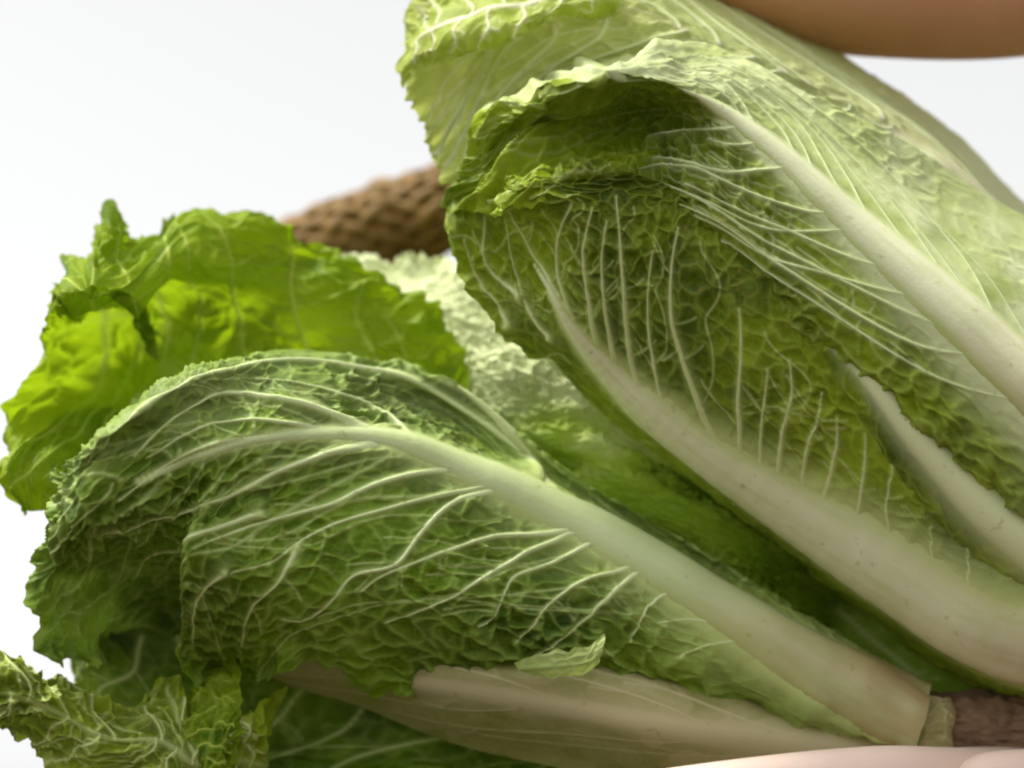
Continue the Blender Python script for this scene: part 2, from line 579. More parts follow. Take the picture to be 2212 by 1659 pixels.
        det = E * G_ - F_ ** 2 + 1e-18
        duv = np.stack([(G_ * b1 - F_ * b2) / det, (E * b2 - F_ * b1) / det], 1)
        wob = 1 + .12 * fbm(t / 6., t * 0 + k_, k_, 2)
        q = x[:, None, :] + a[None, :, None] * (duv * (hh * wob)[:, None])[:, None, :]
        S0 = bil(D if B is None else B, q[..., 0], q[..., 1])
        NN = bil(N0, q[..., 0], q[..., 1])
        prof = (1 - np.abs(a) ** 2.4) - .22
        end = np.minimum(1, ((len(uv) - 1 - t) * 1.2 + .1 if nm == 'midrib' else np.minimum(t + .4, (len(uv) - 1 - t) * 1.2 + .1)) / 2.0)
        X = S0 + NN * ((prof[None] * (h * hh * end)[:, None]) - (1 - end)[:, None] * hh[:, None] * .25)[..., None] * sign
        tn = np.clip(tone_ * np.linspace(0, 1, n)[:, None] ** 1.6 + (.85 * smooth(.45, 1., np.abs(a))[None] + .45 * np.maximum(0, fbm(a[None] * 9 + 5 + 0 * t[:, None], t[:, None] * .35 + 0 * a[None], k_ + 4, 3)) if tone_ > .2 else 0 * a[None]), 0, 1)
        return mesh_obj(nm, X.reshape(-1, 3), grid_faces(n, ncr), mat_, lf, {'tone': tn, 'base': np.clip((1 - np.arange(n) / (n * .26))[:, None] * (.75 + .6 * fbm(a[None] * 3 + 0 * t[:, None], t[:, None] * .3 + 0 * a[None], k_ + 8, 3)), 0, .85) if nm == 'midrib' else 0 * tn}, origin)

    if rib_part:
        ribbon('midrib', *lines[0][:2], .15, 150, rib_m, k, 25, .25, DR)
    if vein_parts:
        for i, (uv, hw, kind) in enumerate(lines[1:]):
            ribbon('vein', uv, hw * .8, .22, 60, vein_m, k + i, 7, .15)
    return lf


# ------------------------------------------------------------------ ground far below
def ground():
    m, t, N, L = node_mat('soil')
    co = N.new('ShaderNodeTexCoord')
    n1 = N.new('ShaderNodeTexNoise'); n1.inputs['Scale'].default_value = 3; n1.inputs['Detail'].default_value = 8
    L.new(co.outputs['Object'], n1.inputs['Vector'])
    p = N.new('ShaderNodeBsdfPrincipled')
    L.new(mixc(t, n1.outputs['Fac'], (0.045, 0.032, 0.018), (0.09, 0.066, 0.038)), p.inputs['Base Color'])
    p.inputs['Roughness'].default_value = .95
    o = N.new('ShaderNodeOutputMaterial'); L.new(p.outputs[0], o.inputs['Surface'])
    g = np.concatenate([-np.geomspace(1500, .5, 26), [0], np.geomspace(.5, 1500, 26)])
    X, Y = np.meshgrid(g, g, indexing='ij')
    Z = .03 * fbm(X / 1.3, Y / 1.3, 3, 3)
    ob = mesh_obj('ground', np.stack([X, Y, Z], -1).reshape(-1, 3), grid_faces(len(g), len(g)), m)
    ob['kind'] = 'structure'
    ob['label'] = 'bare brown earth far below the held cabbages'


ground()

# ================================================================== lower cabbage
HB = Head((2060, 1590), (380, 1072), 70, 400, 420, .95)
OB = W((2050, 1590, 420))
GRP = 'napa cabbages held side by side'
cabB = thing('napa_cabbage', 'lower green napa cabbage with spread dark veined outer leaves and a bright curled leaf behind', 'cabbage', OB, GRP)

b1 = cps(HB, [
    [(2005, 1522, 'b'), (2005, 1490), (1995, 1520), (1985, 1555), (1975, 1590), (1970, 1615), (1970, 1640)],
    [(1800, 1400, 'b'), (1805, 1368), (1790, 1395), (1765, 1435, 10), (1745, 1490), (1725, 1540), (1710, 1580, -20)],
    [(1555, 1247, 'b'), (1560, 1215), (1540, 1235), (1515, 1275, 14), (1480, 1370), (1420, 1450), (1390, 1520, -30)],
    [(1295, 1097, 'b'), (1300, 1065), (1290, 1095), (1270, 1130, 16), (1210, 1270), (1150, 1390, 10), (1110, 1512, -10)],
    [(1110, 957, 'b'), (1110, 935), (1080, 972, 10), (1040, 1020, 20), (960, 1190), (900, 1330, 20), (850, 1490, 0)],
    [(925, 827, 'b'), (930, 815), (895, 870, 20), (850, 950, 25), (740, 1140, 0), (700, 1290, 30), (640, 1440, 30)],
    [(645, 796, 'b'), (650, 764), (640, 850, 25), (620, 945, 25), (540, 1110, -10), (500, 1270, 40), (505, 1500, 60)],
    [(495, 817, 'b'), (500, 785), (500, 865, 15), (490, 960, 25), (450, 1090, 0), (390, 1200, 90), (385, 1440, 110)],
    [(365, 860, 'b'), (370, 828), (380, 900, 5), (370, 985, 20), (365, 1110, -20), (425, 1245, -190), (440, 1435, -220)],
    [(200, 992, 'b'), (205, 960), (200, 1000, 10), (190, 1070, 20), (190, 1150, 0), (270, 1270, -270), (300, 1440, -330)],
    [(110, 1010, 'd', 420), (135, 1050, 'd', 330), (115, 1090, 'd', 290), (95, 1160, 'd', 260), (80, 1230, 'd', 250), (75, 1330, 'd', 240), (110, 1440, 'd', 260)],
])
B1V = [
    [12, (1170, 1015), (1100, 955), (1020, 893), (940, 845), (860, 810), (760, 785), (650, 775), (560, 778), (440, 808), (340, 860), (250, 930), (185, 1005)],
    [11, (830, 940), (731, 902), (655, 872), (580, 857), (505, 848), (455, 855), (405, 885), (345, 930), (290, 985)],
    [10, (1200, 1040), (1125, 960), (1050, 872), (990, 828)],
    [10, (1090, 1030), (1000, 1015), (931, 1017), (806, 1047), (706, 1095), (600, 1120), (500, 1150), (420, 1185)],
    [8, (1210, 1085), (1156, 1062), (1056, 1062), (986, 1077), (931, 1127), (891, 1172), (866, 1217), (826, 1232), (771, 1237), (741, 1257), (716, 1297), (656, 1347), (610, 1340)],
    [6, (1090, 1045), (990, 1062), (886, 1087), (806, 1107), (706, 1137), (631, 1182), (581, 1217), (496, 1240)],
    [8, (1270, 1140), (1180, 1153), (1075, 1157), (990, 1182), (906, 1212), (821, 1246), (779, 1279)],
    [8, (1330, 1165), (1235, 1152), (1193, 1170), (1134, 1191), (1083, 1225), (1033, 1254), (990, 1284), (940, 1309), (885, 1330), (834, 1347)],
    [6, (1300, 1165), (1244, 1191), (1193, 1215), (1117, 1240), (1096, 1271), (1066, 1339), (1033, 1360)],
    [6, (1390, 1215), (1337, 1237), (1265, 1250), (1223, 1275), (1180, 1313), (1151, 1360), (1117, 1393)],
    [7, (1400, 1225), (1345, 1262), (1307, 1296), (1265, 1339), (1202, 1398), (1159, 1427)],
    [6, (1490, 1270), (1434, 1285), (1400, 1310), (1383, 1345), (1362, 1385)],
    [5, (1600, 1345), (1540, 1345), (1480, 1338), (1420, 1345)],
    [5, (1640, 1380), (1580, 1385), (1520, 1395), (1460, 1420)],
    [10, (830, 955), (750, 968), (680, 990), (600, 1020), (500, 1070), (400, 1110), (300, 1140), (220, 1165)],
    [10, (760, 938), (681, 937), (556, 947), (456, 962), (386, 992), (320, 1032), (260, 1085)],
    [6, (720, 930), (640, 915), (560, 905), (470, 912), (390, 945), (320, 990)],
    [6, (900, 960), (860, 900), (800, 865), (720, 840), (640, 820), (560, 815)],
    [6, (560, 1110), (470, 1140), (400, 1165), (330, 1205), (290, 1270)],
    [5, (480, 1240), (440, 1280), (420, 1330), (430, 1400)],
    [5, (640, 1185), (600, 1260), (540, 1320), (520, 1400)],
]
leaf(cabB, OB, b1, 'dark green outer leaf with fanned pale veins facing the camera', M_dark, M_rib_green, M_vein,
     nu=560, nv=380, midrib=[(2010, 1562, 92), (1765, 1430, 84), (1515, 1268, 78), (1270, 1124, 66), (1040, 1016, 50), (850, 948, 34), (700, 936, 20), (560, 950, 12), (430, 985, 9), (300, 1040, 6)],
     veins=B1V, vm=.5, k=11, ruffle=(3.0, 60), edges='tr', frill=4.0, blister=.8, cell=6, wave=1.8, pale_base=.20, fine=(16, .30, .95, .5), retic=.6, pale_lo=.3, crumple=(2.2, .6, 15))

b2 = cps(HB, [
    [(1260, 1000, 'd', 520), (1240, 1060, 'd', 500), (1200, 1120, 'd', 470), (1150, 1200, 'd', 440), (1100, 1260, 'd', 440)],
    [(1060, 880, 'd', 560), (1000, 950, 'd', 530), (930, 1000, 'd', 500), (880, 1080, 'd', 470), (840, 1150, 'd', 450)],
    [(965, 695, 'd', 600), (870, 790, 'd', 560), (760, 880, 'd', 540), (680, 980, 'd', 500), (640, 1060, 'd', 480)],
    [(820, 600, 'd', 620), (690, 700, 'd', 560), (580, 810, 'd', 570), (510, 920, 'd', 540), (480, 1020, 'd', 500)],
    [(640, 482, 'd', 640), (540, 600, 'd', 540), (440, 720, 'd', 590), (400, 860, 'd', 560), (380, 960, 'd', 500)],
    [(500, 436, 'd', 620), (430, 560, 'd', 500), (370, 680, 'd', 600), (330, 820, 'd', 580), (320, 960, 'd', 480)],
    [(360, 438, 'd', 600), (350, 540, 'd', 470), (300, 660, 'd', 520), (270, 800, 'd', 590), (250, 980, 'd', 470)],
    [(285, 505, 'd', 560), (270, 570, 'd', 440), (230, 640, 'd', 420), (210, 780, 'd', 570), (170, 1010, 'd', 440)],
    [(228, 470, 'd', 540), (190, 545, 'd', 430), (160, 640, 'd', 380), (140, 790, 'd', 520), (90, 1000, 'd', 420)],
    [(92, 600, 'd', 500), (92, 640, 'd', 440), (92, 670, 'd', 400), (88, 800, 'd', 440), (5, 960, 'd', 430), ],
])
b2[:, 1:, 2] = 520 + (b2[:, 1:, 2] - 520) * 1.6
b2[6, 2:4] = [(315, 690, 430), (325, 810, 700)]
b2[7, 2:4] = [(240, 652, 250), (275, 770, 740)]
b2[8, 2:4] = [(165, 645, 230), (195, 780, 720)]
b2 = np.concatenate([b2, b2[:, -1:] + np.array([[30, 60, 0]] * 5 + [[10, 60, 0]] * 2 + [[10, 100, -20]] * 2 + [[30, 150, -40]], float)[:, None]], 1)
leaf(cabB, OB, b2, 'bright yellow green curled leaf with light shining through it', M_bright, M_vein, M_vein, nu=420, nv=300,
     vm=.55, rib_w=(5, 1), auto=(9, .22, .9, .55), sign=1, blister=.8, cell=7, ruffle=(3.5, 60), edges='tl', frill=4.0, k=31,
     pale_base=.05, pale_rib=.55, wave=2.2, crumple=(5, .15, 24), tone_amp=.9, retic=.25, rib_h=.2, vein_h=.4, vein_parts=False, rib_part=False)

b3 = cps(HB, [
    [(680, 540, 'd', 900), (800, 560, 'd', 900), (900, 558, 'd', 880), (1000, 552, 'd', 860), (1100, 560, 'd', 840)],
    [(760, 620, 'd', 800), (860, 640, 'd', 760), (950, 640, 'd', 740), (1040, 640, 'd', 720), (1130, 640, 'd', 720)],
    [(860, 730, 'd', 740), (950, 730, 'd', 690), (1030, 725, 'd', 660), (1100, 720, 'd', 640), (1190, 710, 'd', 640)],
    [(940, 840, 'd', 690), (1030, 830, 'd', 620), (1110, 815, 'd', 580), (1180, 800, 'd', 560), (1280, 810, 'd', 580)],
    [(1000, 960, 'd', 620), (1100, 940, 'd', 560), (1190, 920, 'd', 520), (1260, 900, 'd', 510), (1370, 920, 'd', 540)],
    [(1150, 1070, 'd', 540), (1260, 1050, 'd', 500), (1350, 1030, 'd', 470), (1430, 1020, 'd', 470), (1520, 1060, 'd', 510)],
    [(1400, 1200, 'd', 480), (1480, 1180, 'd', 460), (1560, 1160, 'd', 440), (1620, 1150, 'd', 450), (1690, 1190, 'd', 480)],
    [(1560, 1380, 'd', 480), (1610, 1360, 'd', 480), (1660, 1345, 'd', 490), (1700, 1340, 'd', 500), (1740, 1350, 'd', 520)],
    [(1800, 1560, 'd', 470), (1820, 1550, 'd', 470), (1840, 1545, 'd', 480), (1860, 1545, 'd', 490), (1880, 1550, 'd', 500)],
][::-1])
b3 = np.concatenate([b3, b3[:, -1:] + np.array([[60., 40, 120]] * 2 + [[220., 40, 200]] * (len(b3) - 2))[:, None]], 1)
leaf(cabB, OB, b3, 'crinkled leaf with light painted into its pale top end, wedged between the two cabbage heads', M_inner, M_rib, M_vein, nu=380, nv=160,
     vm=.12, rib_w=(2, 1), auto=None, blister=1.25, cell=4.2, aniso=.8, ruffle=(2.0, 60), edges='t', frill=3, k=47, pale_base=0, lit_tip=.95, nbranch=0, pale_rib=.2, crumple=(2, .1, 12),
     wave=1.5, retic=.12, rib_part=False, vein_parts=False)

b4 = cps(HB, [
    [(620, 1500, 'd', 330), (600, 1580, 'd', 330), (580, 1660, 'd', 330), (560, 1740, 'd', 340), (550, 1820, 'd', 360)],
    [(520, 1560, 'd', 170), (525, 1600, 'd', 150), (510, 1650, 'd', 150), (490, 1730, 'd', 180), (480, 1800, 'd', 240)],
    [(430, 1580, 'd', 200), (430, 1610, 'd', 150), (425, 1650, 'd', 130), (410, 1720, 'd', 160), (400, 1790, 'd', 220)],
    [(340, 1470, 'd', 330), (345, 1530, 'd', 240), (340, 1590, 'd', 170), (330, 1660, 'd', 150), (310, 1750, 'd', 200)],
    [(230, 1490, 'd', 320), (235, 1540, 'd', 230), (230, 1590, 'd', 190), (220, 1640, 'd', 190), (190, 1690, 'd', 220)],
    [(130, 1450, 'd', 260), (130, 1490, 'd', 190), (125, 1540, 'd', 170), (115, 1590, 'd', 190), (100, 1640, 'd', 230)],
    [(40, 1420, 'd', 240), (40, 1460, 'd', 170), (35, 1500, 'd', 160), (30, 1540, 'd', 190), (30, 1580, 'd', 240)],
    [(-60, 1450, 'd', 260), (-60, 1480, 'd', 200), (-60, 1510, 'd', 190), (-60, 1540, 'd', 220), (-60, 1570, 'd', 260)],
])
leaf(cabB, OB, b4, 'curly frilled leaf at the lower left corner', M_mid, M_vein, M_vein, nu=320, nv=200, vm=.5, rib_w=(1, .6), vein_parts=False,
     auto=(7, .1, .95, .4), fine=(12, .1, .9, .35), blister=1.1, cell=5, pale_rib=.4, ruffle=(4.5, 60), edges='tlr', frill=5, k=61, pale_base=0, wave=3, retic=.5, rib_part=False)

b4b = cps(HB, [
    [(505, 1400, 'd', 250), (450, 1430, 'd', 290), (420, 1480, 'd', 310), (400, 1540, 'd', 310)],
    [(515, 1490, 'd', 190), (480, 1500, 'd', 200), (440, 1520, 'd', 230), (400, 1550, 'd', 270)],
    [(522, 1560, 'd', 150), (480, 1575, 'd', 130), (430, 1585, 'd', 150), (380, 1600, 'd', 220)],
    [(520, 1630, 'd', 150), (470, 1650, 'd', 110), (420, 1650, 'd', 130), (370, 1660, 'd', 200)],
    [(500, 1730, 'd', 170), (450, 1740, 'd', 140), (400, 1730, 'd', 150), (350, 1730, 'd', 220)],
])
leaf(cabB, OB, b4b, 'yellow green crumpled flap at the bottom', M_bright, M_vein, M_vein, nu=160, nv=120, vm=.5, rib_w=(1, .5), auto=(5, .1, .9, .35),
     blister=.9, cell=5, ruffle=(2.5, 60), edges='lr', frill=3, k=67, pale_base=0, wave=1.5, rib_part=False, vein_parts=False, pale_rib=.3)

b5 = cps(HB, [
    [(2010, 1600, 'd', 415), (2000, 1620, 'd', 405), (1990, 1645, 'd', 405), (1990, 1680, 'd', 435), (1990, 1710, 'd', 485)],
    [(1740, 1530, 'd', 385), (1720, 1570, 'd', 325), (1700, 1610, 'd', 315), (1690, 1660, 'd', 355), (1680, 1710, 'd', 435)],
    [(1420, 1430, 'd', 325), (1390, 1490, 'd', 245), (1360, 1560, 'd', 235), (1340, 1620, 'd', 295), (1320, 1680, 'd', 395)],
    [(1120, 1400, 'd', 305), (1090, 1450, 'd', 225), (1060, 1500, 'd', 235), (1030, 1555, 'd', 295), (1000, 1610, 'd', 395)],
    [(850, 1390, 'd', 345), (830, 1425, 'd', 285), (800, 1460, 'd', 305), (780, 1490, 'd', 365), (760, 1520, 'd', 445)],
    [(620, 1380, 'd', 425), (600, 1405, 'd', 425), (570, 1430, 'd', 465), (560, 1450, 'd', 515), (550, 1470, 'd', 575)],
])
leaf(cabB, OB, b5, 'brownish white leaf base curving under the cabbage', M_base, M_rib, M_vein, nu=300, nv=140, vm=.5, rib_w=(5, 2),
     auto=(4, .5, .8, .4), blister=.08, cell=8, k=71, pale_base=.0, wave=.8, retic=.05, tone_amp=.9, vein_h=.15, rib_part=False, vein_parts=False, rib_h=.1)

b6 = cps(HB, [
    [(2010, 1620, 'd', 460), (2000, 1660, 'd', 470), (1990, 1700, 'd', 480), (1990, 1740, 'd', 500)],
    [(1500, 1380, 'd', 540), (1480, 1500, 'd', 480), (1460, 1620, 'd', 480), (1440, 1760, 'd', 540)],
    [(1000, 1280, 'd', 640), (960, 1420, 'd', 520), (920, 1580, 'd', 480), (900, 1760, 'd', 520)],
    [(550, 1180, 'd', 680), (520, 1340, 'd', 560), (500, 1540, 'd', 520), (480, 1760, 'd', 560)],
    [(250, 1130, 'd', 640), (240, 1280, 'd', 560), (240, 1430, 'd', 520), (260, 1620, 'd', 560)],
    [(130, 1180, 'd', 560), (130, 1270, 'd', 520), (140, 1380, 'd', 500), (170, 1500, 'd', 520)],
])
leaf(cabB, OB, b6, 'shaded dark green leaf underneath', M_dark, M_rib_green, M_vein, nu=260, nv=200, vm=.5, rib_w=(2, 1), rib_part=False, vein_parts=False, pale_rib=.1, vein_h=.2,
     auto=(8, .2, .9, .6), blister=.6, k=83, ruffle=(2, 60), wave=2, frill=3)

b8 = cps(HB, [  # out-of-view leaf added to keep light from below off the underside
    [(2010, 1690, 'd', 250), (2010, 1710, 'd', 360), (2010, 1710, 'd', 480), (2010, 1690, 'd', 600)],
    [(1600, 1750, 'd', 170), (1600, 1800, 'd', 360), (1600, 1800, 'd', 560), (1600, 1740, 'd', 720)],
    [(1150, 1740, 'd', 140), (1150, 1810, 'd', 360), (1150, 1810, 'd', 620), (1150, 1740, 'd', 820)],
    [(700, 1730, 'd', 160), (700, 1800, 'd', 360), (700, 1800, 'd', 620), (700, 1720, 'd', 840)],
    [(420, 1740, 'd', 220), (400, 1790, 'd', 380), (400, 1790, 'd', 600), (420, 1720, 'd', 800)],
])
leaf(cabB, OB, b8, 'unseen wide green leaf added under the head to block light from below', M_dark, M_rib_green, M_vein, nu=160, nv=140, vm=.5, rib_w=(9, 2), auto=(7, .2, .9, .6),
     k=85, flip=True, wave=2, frill=3, vein_parts=False)
b9 = cps(HB, [  # layer added to stop light from behind and darken the gap between heads
    [(2260, 1330, 'd', 560), (2200, 1520, 'd', 570), (2120, 1640, 'd', 580), (2060, 1690, 'd', 560)],
    [(1720, 1090, 'd', 640), (1620, 1340, 'd', 640), (1570, 1560, 'd', 720), (1560, 1720, 'd', 680)],
    [(1100, 1060, 'd', 680), (1080, 1250, 'd', 780), (1060, 1450, 'd', 820), (1060, 1700, 'd', 780)],
    [(700, 950, 'd', 720), (660, 1150, 'd', 800), (640, 1380, 'd', 840), (640, 1680, 'd', 800)],
    [(400, 1020, 'd', 700), (370, 1200, 'd', 740), (370, 1400, 'd', 760), (400, 1640, 'd', 740)],
])
leaf(cabB, OB, b9, 'green leaf layer added behind the head to block light and darken the gap', M_dark, M_rib_green, M_vein, nu=160, nv=140, vm=.5, rib_w=(9, 2),
     auto=(7, .2, .9, .6), pale_base=0, rib_part=False, pale_rib=.15, k=87, flip=True, wave=2, frill=3, vein_parts=False)

b10 = cps(HB, [
    [(1950, 1490, 'd', 370), (1950, 1530, 'd', 342), (1950, 1580, 'd', 336), (1950, 1640, 'd', 350), (1950, 1680, 'd', 380)],
    [(2010, 1498, 'd', 365), (2012, 1535, 'd', 332), (2010, 1580, 'd', 326), (2008, 1640, 'd', 338), (2000, 1680, 'd', 370)],
    [(2048, 1508, 'd', 370), (2058, 1540, 'd', 342), (2050, 1580, 'd', 336), (2056, 1640, 'd', 346), (2040, 1680, 'd', 380)],
    [(2052, 1512, 'd', 400), (2064, 1542, 'd', 380), (2054, 1582, 'd', 376), (2060, 1640, 'd', 384), (2046, 1680, 'd', 410)],
])
leaf(cabB, OB, b10, 'trimmed pale leaf base beside the brown stem', M_base, M_rib, M_vein, nu=90, nv=120, vm=.5, rib_w=(.5, .5), auto=None,
     blister=.35, cell=4, k=95, pale_base=0, wave=.6, pale_rib=.1, rib_part=False, vein_parts=False, frill=1.5, name='leaf_base')

# curled pale margin on the front leaf's lower edge
b7 = cps(HB, [
    [(1110, 1432, 67), (1120, 1445, 77), (1135, 1455, 82)],
    [(1190, 1410, 64), (1195, 1440, 84), (1200, 1462, 88)],
    [(1265, 1395, 62), (1270, 1430, 82), (1265, 1458, 86)],
    [(1300, 1375, 58), (1303, 1400, 74), (1296, 1430, 80)],
])
leaf(cabB, OB, b7, 'small pale folded margin on the front leaf', M_pale, M_vein, M_vein, nu=70, nv=40, vm=.5, rib_w=(.6, .3), auto=None,
     blister=.5, cell=3.5, k=91, pale_base=0, wave=1., rib_part=False, vein_parts=False, pale_rib=.1, name='folded_margin', frill=2.2)

# ================================================================== upper cabbage
HA = Head((2560, 1270), (1123, 270), 420, 400, 480, .98)
OA = W((2650, 1340, 480))
cabA = thing('napa_cabbage', 'upper napa cabbage with broad white midribs under the tanned arm', 'cabbage', OA, GRP)

a1 = cps(HA, [
    [(2440, 1480, 'b'), (2420, 1475), (2440, 1385), (2500, 1250), (2560, 1130), (2600, 1050)],
    [(2148, 1443, 'b'), (2125, 1490), (2180, 1395, 10), (2285, 1240), (2385, 1090), (2440, 1000)],
    [(1813, 1240, 'b'), (1785, 1262), (1830, 1195, 14), (1930, 1050), (2030, 900), (2090, 810)],
    [(1543, 1036, 'b'), (1515, 1058), (1562, 1003, 16), (1650, 860), (1740, 730), (1800, 640)],
    [(1328, 863, 'b'), (1300, 885), (1352, 838, 14), (1440, 710), (1520, 600), (1580, 520)],
    [(1150, 765, 10), (1175, 740, 5), (1222, 690, 5), (1310, 570), (1400, 480), (1470, 420)],
    [(1035, 665, 'd', 330), (1075, 640, 'd', 300), (1130, 570, 'd', 240), (1220, 470), (1320, 420), (1420, 390)],
    [(962, 520, 'd', 360), (985, 490, 'd', 320), (1030, 445, 'd', 260), (1120, 405), (1240, 380), (1360, 370)],
    [(968, 430, 'd', 420), (990, 410, 'd', 390), (1030, 390, 'd', 340), (1120, 370, -60), (1240, 350, -60), (1360, 340, -60)],
])
A1V = [
    [9, (1400, 860), (1366, 794), (1351, 669), (1341, 544), (1331, 425)],
    [9, (1570, 975), (1531, 909), (1496, 829), (1466, 749), (1448, 679), (1451, 569), (1466, 494)],
    [8, (1625, 1020), (1606, 969), (1596, 869), (1601, 769), (1598, 669)],
    [8, (1690, 1050), (1686, 1004), (1691, 934), (1711, 859), (1706, 779)],
    [6, (1745, 1095), (1736, 1034), (1746, 959), (1766, 909), (1775, 850)],
    [8, (1785, 1120), (1783, 1069), (1806, 969), (1808, 900)],
    [7, (1850, 1165), (1851, 1129), (1866, 1019), (1870, 940)],
    [6, (1935, 1210), (1925, 1150), (1915, 1090), (1930, 1000)],
    [6, (2010, 1260), (2015, 1200), (2010, 1130)],
    [6, (2090, 1300), (2095, 1250), (2090, 1180)],
    [8, (1230, 680), (1195, 615), (1150, 550), (1120, 485), (1105, 455)],
    [6, (1240, 690), (1212, 600), (1208, 510), (1235, 440)],
    [6, (1290, 740), (1268, 620), (1262, 530), (1280, 450)],
    [6, (1330, 790), (1310, 680), (1300, 570), (1310, 480)],
    [6, (1120, 640), (1060, 590), (1042, 540), (1040, 470)],
    [6, (1190, 730), (1160, 700), (1130, 650), (1100, 560), (1085, 480)],
    [5, (1450, 900), (1420, 820), (1400, 720), (1400, 620), (1410, 540)],
    [5, (1650, 1035), (1645, 950), (1650, 880), (1660, 800)],
    [5, (1100, 700), (1060, 650), (1015, 580), (1000, 520)],
]
leaf(cabA, OA, a1, 'dark green outer leaf with a thick midrib along its lower side', M_mid, M_rib, M_vein_dim, nu=520, nv=360,
     midrib=[(2445, 1370, 140), (2185, 1385, 135), (1838, 1185, 120), (1562, 1005, 92), (1368, 855, 62), (1252, 732, 30), (1205, 655, 14), (1150, 580, 8)],
     veins=A1V, k=111, rib_fade=1.1, core=1.25, blister=.6, cell=5.5, fine=(10, .10, .9, .34), retic=.4, crumple=(2.2, .62, 13), ruffle=(2.0, 60), edges='tl', frill=3.5, wave=1.2, pale_base=.12)

a1b = cps(HA, [
    [(2620, 1560, -8), (2640, 1520, 25), (2670, 1470, 25), (2720, 1380, 20), (2760, 1300, 5)],
    [(2150, 1275, -8), (2180, 1225, 22), (2215, 1175, 28), (2270, 1090, 20), (2310, 1020, 0)],
    [(1960, 1060, -8), (1978, 1020, 20), (2005, 970, 27), (2050, 895, 18), (2090, 830, 0)],
    [(1840, 880, -8), (1850, 850, 18), (1870, 812, 24), (1905, 755, 16), (1930, 710, 0)],
    [(1725, 735, -40), (1733, 722, -20), (1742, 708, -10), (1752, 692, -20), (1760, 680, -40)],
])
leaf(cabA, OA, a1b, 'narrow inner leaf with a slim pale midrib', M_up, M_rib, M_vein_dim, nu=260, nv=130, vm=.5, rib_w=(8, .6),
     auto=None, k=127, blister=.15, pale_base=.35, wave=.5, frill=.5, rib_h=.28, vein_parts=False, rib_part=False)

a2 = cps(HA, [
    [(2836, 986, 'd', 420), (2743, 1103, 30), (2650, 1220, 60), (2576, 1314, 45), (2514, 1392, 35), (2464, 1454, -45)],
    [(2398, 590, 'd', 380), (2305, 703, 25), (2212, 820, 60), (2138, 914, 45), (2076, 992, 35), (2030, 1050, -45)],
    [(2130, 420, 'd', 380), (2055, 510, 25), (1980, 600, 58), (1906, 694, 42), (1850, 770, 32), (1800, 840, -45)],
    [(1925, 285, 'd', 340), (1865, 358, 22), (1800, 437, 52), (1730, 525, 36), (1680, 600, 28), (1640, 660, -45)],
    [(1750, 200, 'd', 330), (1700, 240, 20), (1640, 295, 48), (1575, 380, 30), (1530, 450, 22), (1500, 515, -45)],
    [(1590, 120, 'd', 360), (1550, 160, 30), (1510, 208, 75), (1475, 262, -60), (1400, 365, -20), (1370, 440, -45)],
    [(1440, 100, 'd', 380), (1410, 135, 60), (1385, 175, 150), (1362, 236, -120), (1275, 345, -60), (1230, 425, 10)],
    [(1290, 120, 'd', 380), (1270, 155, 70), (1230, 190, 160), (1205, 250, -120), (1120, 365, -50), (1085, 445, 20)],
    [(1160, 180, 'd', 370), (1145, 205, 'd', 240), (1110, 235, 'd', 200), (1060, 315, 'd', 240), (1015, 400, 'd', 290), (985, 465, 'd', 330)],
    [(1080, 230, 'd', 400), (1050, 250, 'd', 330), (1030, 270, 'd', 300), (1005, 330, 'd', 320), (985, 400, 'd', 360), (970, 450, 'd', 400)],
])
leaf(cabA, OA, a2, 'leaf with a broad bright white midrib and a hooded green tip with shade painted in', M_up, M_rib, M_vein, nu=480, nv=280, vm=.4,
     midrib=[(2650, 1220, 115), (2212, 820, 90), (1980, 600, 72), (1800, 437, 52), (1640, 295, 34), (1530, 220, 14), (1470, 200, 7)],
     auto=(20, .42, .95, .6), vein_h=1.0, rib_fade=1.3, auto_max=.56, tip_shade=.6, fine=(14, .45, .95, .28), k=139, blister=.75, cell=5.5, aniso=1.7, ruffle=(1.5, 60), edges='tr', frill=1.2, pale_base=.24, wave=1.0, pale_lo=.85, crumple=(4.5, .50, 15))

a3 = cps(HA, [
    [(2800, 1150, 'd', 560), (2830, 1000, 'd', 500), (2850, 850, 'd', 540), (2850, 700, 'd', 680), (2830, 650, 'd', 800)],
    [(2400, 800, 'd', 520), (2350, 680, 'd', 450), (2310, 600, 'd', 480), (2270, 520, 'd', 600), (2290, 480, 'd', 760)],
    [(2110, 560, 'd', 480), (2090, 440, 'd', 420), (2065, 360, 'd', 440), (2030, 305, 'd', 560), (2060, 280, 'd', 720)],
    [(1880, 400, 'd', 470), (1860, 290, 'd', 410), (1835, 210, 'd', 430), (1800, 145, 'd', 560), (1820, 110, 'd', 700)],
    [(1680, 270, 'd', 460), (1650, 180, 'd', 400), (1625, 110, 'd', 420), (1585, 45, 'd', 540), (1590, 0, 'd', 680)],
    [(1450, 230, 'd', 480), (1430, 120, 'd', 420), (1410, 40, 'd', 440), (1380, -40, 'd', 540), (1370, -80, 'd', 680)],
    [(1250, 270, 'd', 500), (1215, 130, 'd', 430), (1190, 40, 'd', 420), (1165, -60, 'd', 500), (1150, -110, 'd', 620)],
    [(1090, 400, 'd', 500), (1040, 220, 'd', 460), (1010, 90, 'd', 440), (1000, -30, 'd', 480), (990, -90, 'd', 560)],
    [(990, 455, 'd', 500), (920, 310, 'd', 500), (885, 160, 'd', 490), (890, 50, 'd', 500), (940, -30, 'd', 540)],
])
